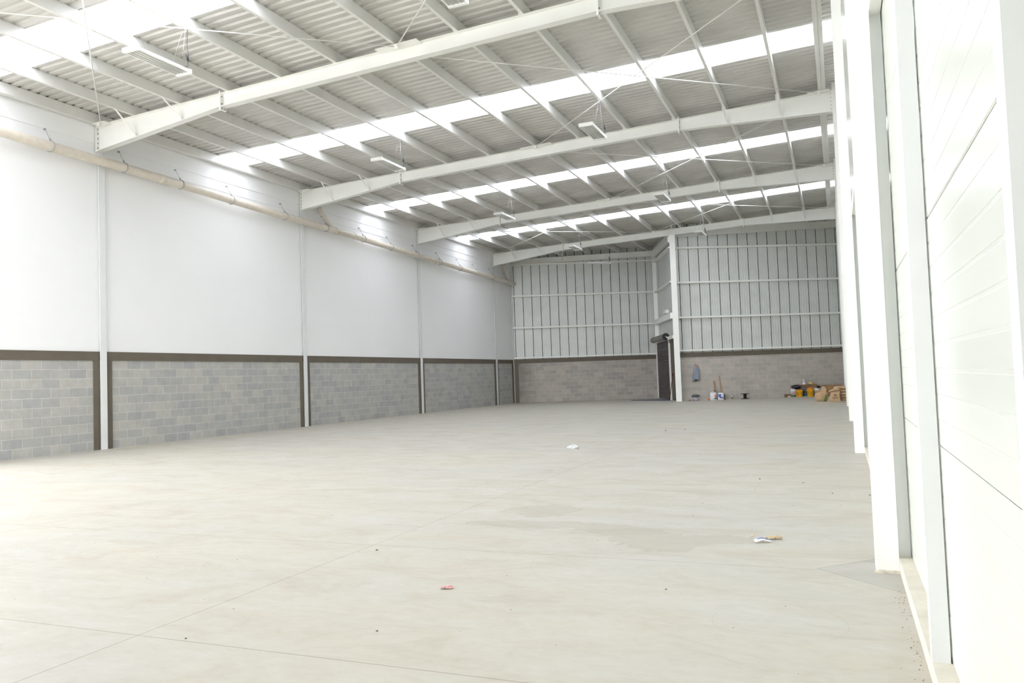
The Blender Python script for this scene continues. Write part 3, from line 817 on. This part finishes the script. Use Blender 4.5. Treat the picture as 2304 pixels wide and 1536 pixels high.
b = MB(); b.hexa([(.06,-.138,.02),(.17,-.125,.02),(.17,-.120,.02),(.06,-.133,.02),(.12,-.140,.26),(.20,-.120,.22),(.20,-.115,.22),(.12,-.135,.26)]); b.build('green_print', M['olive'], t)
b = MB(); b.hexa([(-.09,-.136,.01),(-.03,-.138,.01),(-.03,-.134,.01),(-.09,-.132,.01),(-.06,-.146,.10),(-.03,-.148,.10),(-.03,-.144,.10),(-.06,-.142,.10)]); b.build('light_green_print', M['greenink'], t)
t = thing('paper_sack', 'upright kraft paper sack with round emblem and rolled top', 'sack', (-.20,31.25,.02), .05, 'kraft paper cement sacks')
rs = [sack_ring(.40,.18,0,e=4),sack_ring(.42,.22,.02,e=4),sack_ring(.38,.22,.12,amp=.015),sack_ring(.35,.20,.24,amp=.02,ph=2),sack_ring(.33,.16,.32,amp=.03,ph=3),sack_ring(.31,.10,.355,amp=.03,ph=4),sack_ring(.29,.05,.37,ph=4)]
b = MB(); b.loft(rs); b.build('sack_body', M['kraft'], t)
b = MB(); b.loft([sack_ring(.05,.05,.335,cx=-.22,n=12),sack_ring(.10,.08,.36,cx=-.17,cy=-.03,n=12,amp=.1),sack_ring(.26,.13,.40,cx=-.05,cy=-.03,n=12,amp=.12,ph=2),sack_ring(.24,.10,.45,cx=.06,cy=-.02,n=12,amp=.15,ph=3),sack_ring(.15,.06,.49,cx=.05,n=12,amp=.15),sack_ring(.05,.02,.53,cx=.0,n=12)]); b.build('rolled_top', M['kraft'], t)
b = MB(); b.tube([(.0+.035*math.cos(a), -.113, .225+.035*math.sin(a)) for a in [2*PI*k/16 for k in range(17)]], .006, 6); b.build('round_emblem', M['darkink'], t)
b = MB(); b.box(-.012,.012,-.118,-.112,.212,.238); b.build('red_dot', M['redink'], t)
b = MB(); b.box(-.10,.10,-.116,-.11,.125,.140); b.build('print_line', M['darkink'], t)
b = MB(); b.hexa([(.17,-.10,.02),(.205,-.06,.02),(.21,.06,.02),(.19,.06,.02),(.15,-.09,.24),(.17,-.05,.24),(.175,.05,.24),(.155,.05,.24)]); b.build('red_side_strip', M['maroon'], t)
# stack of five sacks lying flat
def pillow(w, d, h, seed):
    random.seed(seed); b = MB(); rings = []; n = 24; ph = random.uniform(0,6)
    for i in range(9):
        u = -1+2*i/8; hh = math.sqrt(max(0, 1-u*u))
        sc = .62+.38*hh**.6; rings.append(sack_ring(w*sc, d*sc, h*(.5+.5*u), n, 4, amp=.012, ph=ph+i))
    return b.loft(rings)
for k in range(5):
    lab = 'kraft paper sack lying in the stack by the right column, ' + ['bottom one','second from the bottom','middle one','second from the top','top one'][k]
    t = thing('paper_sack', lab, 'sack', (.055+(-.02 if k == 4 else .01*(k % 2)), 31.75, .025+k*.105), random.uniform(-.04,.04), 'kraft sacks stacked flat')
    pillow(.58 if k == 4 else .50+.02*(k % 2), .66, .112, 20+k).build('sack_body', M['kraft'], t)
    if k > 1:
        b = MB(); b.box(-.12,.02,-.322,-.305,.045,.058); b.box(-.09,-.02,-.322,-.305,.06,.066); b.build('print_line', M['darkink'], t)
# boards under the sacks
b = MB(); b.prism([(-1.05,29.7),(.14,29.9),(.14,32.3),(-.78,32.2)], 2, .002, .018)
tag(b.build('flat_board', M['board']), 'thin pale board lying on the floor under the kraft sacks', 'board')
b = MB(); b.hexa([(-.35,30.6,.019),(.145,30.3,.045),(.145,31.3,.03),(-.35,31.3,.019),(-.35,30.6,.027),(.145,30.3,.055),(.145,31.3,.038),(-.35,31.3,.026)])
tag(b.build('flat_board', M['board']), 'second pale board, its right edge lifted in front of the sack stack', 'board')
# large carton and timber behind the sacks
t = thing('cardboard_carton', 'long flat brown carton raised behind the kraft sacks', 'box', (-.36,37.95,.235), .42)
b = MB(); b.box(-.36,.36,-.16,.16,0,.25); b.build('body', M['card'], t)
b = MB(); b.box(-.361,.361,-.02,.02,.249,.252); b.build('tape', M['carddk'], t)
b = MB(); b.box(-.34,.34,-.12,.12,0,.232)
tag(b.build('wooden_crate', M['carddk'], loc=(-.36,37.92,.0), rotz=.42), 'dark low crate under the long brown carton', 'crate')
b = MB(); b.lathe([(.05,0),(.052,.12),(.03,.16),(.02,.18)], 14); tag(b.build('plastic_bottle', M['whitep'], loc=(-.31,31.9,.02)), 'small pale bottle between the two standing kraft sacks', 'bottle')

# by the door column ----------------------------------------------------------
t = bucket('pail', 'small white pail topped with a grey rag, on a purple lid', (-5.93,35.47,.012), .09, .13, 'whitep')
b = MB(); b.lathe([(.165,-.010),(.165,0.0),(.02,.002)], 20); b.build('purple_lid', M['purple'], t)
b = blob(1,0,0,.19,.165,.13,.075,11,amp=.22); b.build('grey_rag', M['rag'], t)
def jug(loc, label, w, h, rz):
    t = thing('plastic_jug', label, 'jug', loc, rz)
    rs = [sack_ring(w*.96,.19,0,e=5),sack_ring(w,.2,.01,e=5),sack_ring(w,.2,h*.80,e=5),sack_ring(w*.92,.18,h*.90,e=4),sack_ring(w*.60,.12,h*.96,e=3),sack_ring(w*.5,.1,h*.97,e=3)]
    b = MB(); b.loft(rs); b.build('jug_body', M['whitep'], t)
    return t
t = jug((-5.22,35.86,0), 'left white plastic jug with a brown and red label', .27, .375, .1)
b = MB(); b.box(-.10,.12,-.106,-.100,.315,.335); b.build('brown_band', M['card'], t)
b = MB(); b.prism([(.0,.04),(.13,.05),(.13,.13),(.06,.08)], 1, -.106, -.1); b.build('dark_print', M['darkink'], t)
b = MB(); b.box(.055,.12,-.107,-.1,.14,.21); b.build('red_print', M['redink'], t)
t = jug((-4.90,35.98,0), 'right white plastic jug with a blue label', .27, .32, .05)
b = MB(); b.box(-.11,.02,-.108,-.1,.12,.25); b.build('blue_label', M['blue'], t)
b = MB(); b.box(-.05,.11,-.107,-.1,.07,.12); b.build('dark_print', M['purple'], t)
b = MB(); b.box(-.02,.02,-.12,.12,0,.20); b.box(-.018,.018,-.06,.06,.2,.23)
tag(b.build('dark_container', M['darkcloth'], loc=(-4.74,36.0,0), rotz=.1), 'narrow dark container right of the blue-labelled jug', 'container')
t = thing('scraper_tool', 'short tool with an orange handle standing behind the left jug', 'tool', (-5.17,36.04,0))
b = MB(); b.tube([(.0,0,.38),(-.03,.10,.84)], .022, 8); b.build('handle', M['wood'], t)
b = MB(); b.tube([(-.028,.093,.80),(-.031,.103,.85)], .024, 8); b.build('handle_tip', M['orange'], t)
b = MB(); b.box(-.05,.05,-.02,.02,0,.36); b.tube([(0,0,.36),(0,0,.41)], .03, 8); b.build('blade', M['black'], t)
b = MB(); b.tube([(-4.90,36.14,.0),(-4.985,36.27,1.05)], .014, 8); tag(b.build('broom_stick', M['wood']), 'longer wooden stick leaning on the wall behind the right jug', 'stick')
b = MB(); b.tube([(-4.78,36.16,.0),(-4.96,36.29,.92)], .007, 8); tag(b.build('thin_stick', M['wood']), 'thin bent stick leaning right of the longer wooden stick', 'stick')
t = thing('small_bottle', 'small bottle with a green label against the far block wall', 'bottle', (-4.50,36.38,0))
b = MB(); b.lathe([(.033,0),(.035,.10),(.032,.13),(.014,.17),(.014,.185)], 14); b.build('bottle_body', M['whitep'], t)
b = MB(); b.lathe([(.037,.03),(.037,.10)], 14); b.build('green_label', M['green'], t)
t = thing('cable_spool', 'black cable spool standing on its end by the far block wall', 'spool', (-3.92,36.38,0))
b = MB(); b.lathe([(.185,0),(.185,.02),(.06,.022)], 28); b.build('flange', M['black'], t)
b = MB(); b.lathe([(.07,.02),(.07,.215)], 20); b.build('core', M['black'], t)
b = MB(); b.lathe([(.06,.213),(.185,.215),(.185,.235),(.03,.236)], 28); b.build('flange', M['black'], t)
b = MB(); b.lathe([(.03,0),(.032,.05),(.02,.07)], 12, Matrix.Rotation(PI/2,4,'Y') @ Matrix.Translation((-.03,0,0))); tag(b.build('orange_cup', M['orange'], loc=(-5.44,35.72,0)), 'small orange cup lying between the pail and the jugs', 'cup')
b = MB(); b.tube([(-.05,0,.018),(.05,.01,.02)], .018, 8); tag(b.build('small_tube', M['paper'], loc=(-5.53,35.72,0)), 'tiny pale tube lying left of the orange cup', 'tube')
b = blob(1,0,0,.02,.04,.03,.022,13); tag(b.build('red_scrap', M['red'], loc=(-6.18,35.40,0)), 'tiny red scrap at the wall foot left of the pail', 'litter')
# jacket on the wall
t = thing('work_jacket', 'blue-grey work jacket with orange stripes hanging on the block wall', 'jacket', (-5.94,35.72,1.63), aR)
out = [(0,0,.02),(-.05,-.08,.05),(-.09,-.22,.07),(-.12,-.38,.08),(-.15,-.55,.07),(-.17,-.78,.05)]
def jr(z, x0, x1, d, n=20, ph=0):
    r = []
    for k in range(n):
        a = 2*PI*k/n; c, s = math.cos(a), math.sin(a)
        r.append(((x0+x1)/2+(x1-x0)/2*c, -.05+d*s*(1+.25*math.sin(3*a+ph)) + .012*math.sin(9*c+ph), z))
    return r
b = MB(); b.loft([jr(.01,-.012,.012,.01), jr(-.05,-.035,.04,.03), jr(-.15,-.06,.10,.04,ph=1), jr(-.30,-.09,.155,.045,ph=2), jr(-.42,-.10,.165,.045,ph=2.5), jr(-.55,-.115,.16,.045,ph=3), jr(-.68,-.10,.14,.035,ph=3.5), jr(-.70,-.09,.13,.03,ph=3.5)])
b.build('jacket_body', M['jacket'], t)
b = MB(); b.loft([jr(-.28,-.10,-.05,.02,12), jr(-.45,-.135,-.055,.028,12,1), jr(-.62,-.15,-.065,.028,12,2), jr(-.80,-.155,-.085,.022,12,3)]); b.build('left_sleeve', M['jacket'], t)
b = MB(); b.loft([jr(-.45,.10,.17,.03,12,1), jr(-.62,.09,.165,.028,12,2), jr(-.75,.08,.14,.022,12,3)]); b.build('right_sleeve', M['jacket'], t)
b = MB(); b.loft([jr(-.69,-.05,.09,.03,12,1), jr(-.74,-.03,.08,.02,12,2), jr(-.77,-.05,-.02,.012,12,3)]); b.build('dark_lining', M['darkcloth'], t)
b = MB(); b.hexa([(-.025,-.115,-.13),(.09,-.105,-.16),(.09,-.09,-.16),(-.025,-.1,-.13),(-.03,-.105,-.09),(.075,-.095,-.115),(.075,-.08,-.115),(-.03,-.09,-.09)]); b.build('orange_shoulder_stripe', M['hivis'], t)
b = MB(); b.box(-.142,-.062,-.09,-.02,-.44,-.405); b.build('orange_sleeve_stripe', M['hivis'], t)
b = MB(); b.tube([(0,-.045,.0),(0,.0,.03)], .006, 6); b.build('hook', M['galv'], t)

# ------------------------------------------------------------------ litter on the slab
def crumple(w, d, h, seed, n=9, tilt=0):
    random.seed(seed); b = MB(); 
    for i in range(n):
        for j in range(n):
            u, v = i/(n-1)-.5, j/(n-1)-.5
            e = 1-.25*abs(u*v)*4
            b.v.append((w*u*e+random.uniform(-1,1)*w*.03, d*v*e+random.uniform(-1,1)*d*.04, .003+h*max(0, .55*(math.sin(7*u+seed)*math.cos(6*v+seed*2)*.5+.5)+random.uniform(-.15,.45))*(1.05-1.3*max(abs(u),abs(v)))))
    for i in range(n-1):
        for j in range(n-1):
            a = i*n+j; b.f.append((a, a+n, a+n+1, a+1)); b.sm.append(False)
    return b
def filmmat():
    m = M['film']; b = m.node_tree.nodes['Principled BSDF']; b.inputs['Alpha'].default_value = .55
filmmat()
tag(crumple(.22,.22,.09,4,11).build('plastic_film', M['film'], loc=(-4.45,13.5,.0)), 'crumpled clear plastic film on the floor in mid hall', 'litter')
t = thing('paper_sleeve', 'white and blue paper sleeve lying on the floor at the right', 'litter', (-.60,6.23,.0), .35)
b = MB(); n = 8
for i in range(n+1):
    u = i/n; z = .004+.018*math.sin(PI*u)**2*(1-u*.4)
    b.v += [(-.055+.12*u,-.025,z+.004),( -.055+.12*u,.03-.008*u,z+.012)]
for i in range(n): b.f.append((2*i,2*i+2,2*i+3,2*i+1)); b.sm.append(True)
b.build('sleeve_paper', M['paper'], t)
b = MB()
for i in range(n+1):
    u = .2+.8*i/n; z = .006+.018*math.sin(PI*u)**2*(1-u*.4)
    b.v += [(-.055+.12*u,.006,z+.009),(-.055+.12*u,.018,z+.012)]
for i in range(n): b.f.append((2*i,2*i+2,2*i+3,2*i+1)); b.sm.append(True)
b.build('blue_stripe', M['blue'], t)
b = crumple(.13,.05,.05,8,7); tag(b.build('brown_wrapper', M['tan'], loc=(-.52,6.36,.0), rotz=.3), 'brown crumpled wrapper behind the white paper sleeve', 'litter')
b = crumple(.085,.055,.03,6,8); tag(b.build('candy_wrapper', M['pink'], loc=(-2.32,4.44,.0), rotz=.4), 'pink printed wrapper on the floor in the foreground', 'litter')
b = crumple(.035,.02,.02,15,6); tag(b.build('dry_leaf', M['tan'], loc=(-.69,6.43,.0), rotz=-.5), 'tiny dry leaf left of the white paper sleeve', 'litter')
crumbs = [(-3.618,17.56,.035,'ochre crumb of mortar far out on the floor, left of the pair'), (-3.26,17.93,.03,'ochre crumb of mortar far out on the floor, right of the pair'),
          (-3.20,3.20,.011,'dark crumb on the floor beside the joint crossing'), (-2.29,3.59,.013,'dark crumb in the foreground below the pink wrapper'),
          (-3.364,5.30,.018,'dark flat crumb beside the long floor joint'), (-.93,9.78,.022,'dark crumb at mid distance towards the right columns'),
          (-1.02,4.76,.013,'dark crumb on the foreground slab right of centre'), (-.44,9.52,.016,'small crumb near the second right column base'),
          (.215,8.7,.018,'brown crumb at the foot of the right curb'), (-.13,8.76,.018,'dark crumb near the right curb')]
for i, (x, y, r, l) in enumerate(crumbs):
    b = blob(1, 0, 0, r*.2, r*.6, r*.42, r*.24, 30+i, 10, 5); o = b.build('mortar_crumb', M['pebble'], loc=(x, y, 0), rotz=i*.9)
    tag(o, l, 'debris', 'mortar crumbs on the slab')
random.seed(3); b = MB()
for k in range(280):
    if k < 130:
        y = random.uniform(2.5, 5.2); x = .275-abs(random.gauss(0, .03)); r = random.uniform(.0006, .0022)
    else:
        x = random.uniform(-6, .1); y = random.uniform(2.6, 14); r = random.uniform(.0006, .0016)*(1+y*.12)
    b.box(x-r, x+r*random.uniform(.8,2.4), y-r, y+r, 0, r*.8)
tag(b.build('floor_grit', M['pebble']), 'fine grit scattered over the slab and along the curb', 'debris', kind='stuff')
# rough mortar at the foot of the nearest right column
random.seed(5); b = MB()
for k in range(36):
    x = random.uniform(xR+.0, .285); r = random.uniform(.005, .012)
    b.box(x-r, x+r, 5.49-random.uniform(0,.02)-r, 5.50, 0, r*random.uniform(.6,1.4))
tag(b.build('mortar_droppings', M['curb']), 'rough mortar bead at the foot of the nearest right column', 'debris', kind='stuff')

# ------------------------------------------------------------------ rear wall with the big open doorway (behind the camera)
b = MB()
ox0, ox1, oz = OPEN = (-15.1, -8.5, 7.0)
b.box(-15.6, ox0, YB-.2, YB, 0, 8.4); b.box(ox1, .8, YB-.2, YB, 0, 8.4); b.box(ox0, ox1, YB-.2, YB, oz, 8.4)
struct(b.build('wall_rear', M['wall_white']))

# ------------------------------------------------------------------ light: sky only, entering by the skylights and the doorway
W_ = bpy.data.worlds.new('sky'); scn.world = W_; W_.use_nodes = True
nt = W_.node_tree; bg = nt.nodes['Background']; bg.inputs['Color'].default_value = (.97,.985,1,1)
_tc = nt.nodes.new('ShaderNodeTexCoord'); _sp = nt.nodes.new('ShaderNodeSeparateXYZ'); nt.links.new(_tc.outputs['Generated'], _sp.inputs[0])
_mr = nt.nodes.new('ShaderNodeMapRange'); _mr.inputs['From Min'].default_value = 0; _mr.inputs['From Max'].default_value = .6
_mr.inputs['To Min'].default_value = 2.4; _mr.inputs['To Max'].default_value = 1.0; nt.links.new(_sp.outputs['Z'], _mr.inputs['Value'])
nt.links.new(_mr.outputs[0], bg.inputs['Strength'])
def portal(name, loc, sx, sy, rot):
    l = bpy.data.lights.new(name, 'AREA'); l.shape = 'RECTANGLE'; l.size = sx; l.size_y = sy; l.cycles.is_portal = True
    o = bpy.data.objects.new(name, l); COL.objects.link(o); o.location = loc; o.rotation_euler = rot; return o
tilt = math.atan(SL)
for i, (s0, s1) in enumerate(SKY):
    xm = (xL+xP)/2
    portal('skylight_portal', (xm, (s0+s1)/2, ztop(xm)+PD+.12), 16.2, s1-s0+.1, (0, -tilt, 0))
portal('doorway_portal', ((ox0+ox1)/2, YB-.25, oz/2), ox1-ox0, oz, (PI/2, 0, PI))
portal('side_doorway_portal', (xw-.25, (D0+D1)/2, DZ/2), D1-D0, DZ, (PI/2, 0, PI/2))
# ------------------------------------------------------------------ camera
f, yaw, pit, rol, ch = 1785.47, .3899, .0455, -.0348, 1.2918
F_ = Vector((-math.sin(yaw)*math.cos(pit), math.cos(yaw)*math.cos(pit), math.sin(pit)))
R0 = Vector((math.cos(yaw), math.sin(yaw), 0)); U0 = R0.cross(F_)
R1 = math.cos(rol)*R0 + math.sin(rol)*U0; U1 = -math.sin(rol)*R0 + math.cos(rol)*U0
cd = bpy.data.cameras.new('camera'); co = bpy.data.objects.new('camera', cd); COL.objects.link(co)
cd.sensor_width = 36; cd.lens = f/2304*36; cd.clip_start = .05; cd.clip_end = 300
m3 = Matrix((R1, U1, -F_)).transposed(); co.matrix_world = Matrix.Translation((0,0,ch)) @ m3.to_4x4()
scn.camera = co
vs = scn.view_settings; vs.view_transform = 'Standard'; vs.look = 'None'; vs.gamma = 1; vs.use_curve_mapping = False; vs.exposure = 3.16
cy = scn.cycles; cy.use_denoising = True; cy.max_bounces = 12; cy.diffuse_bounces = 8; cy.glossy_bounces = 4; cy.transparent_max_bounces = 12
cy.sample_clamp_indirect = 6; cy.caustics_reflective = False; cy.caustics_refractive = False
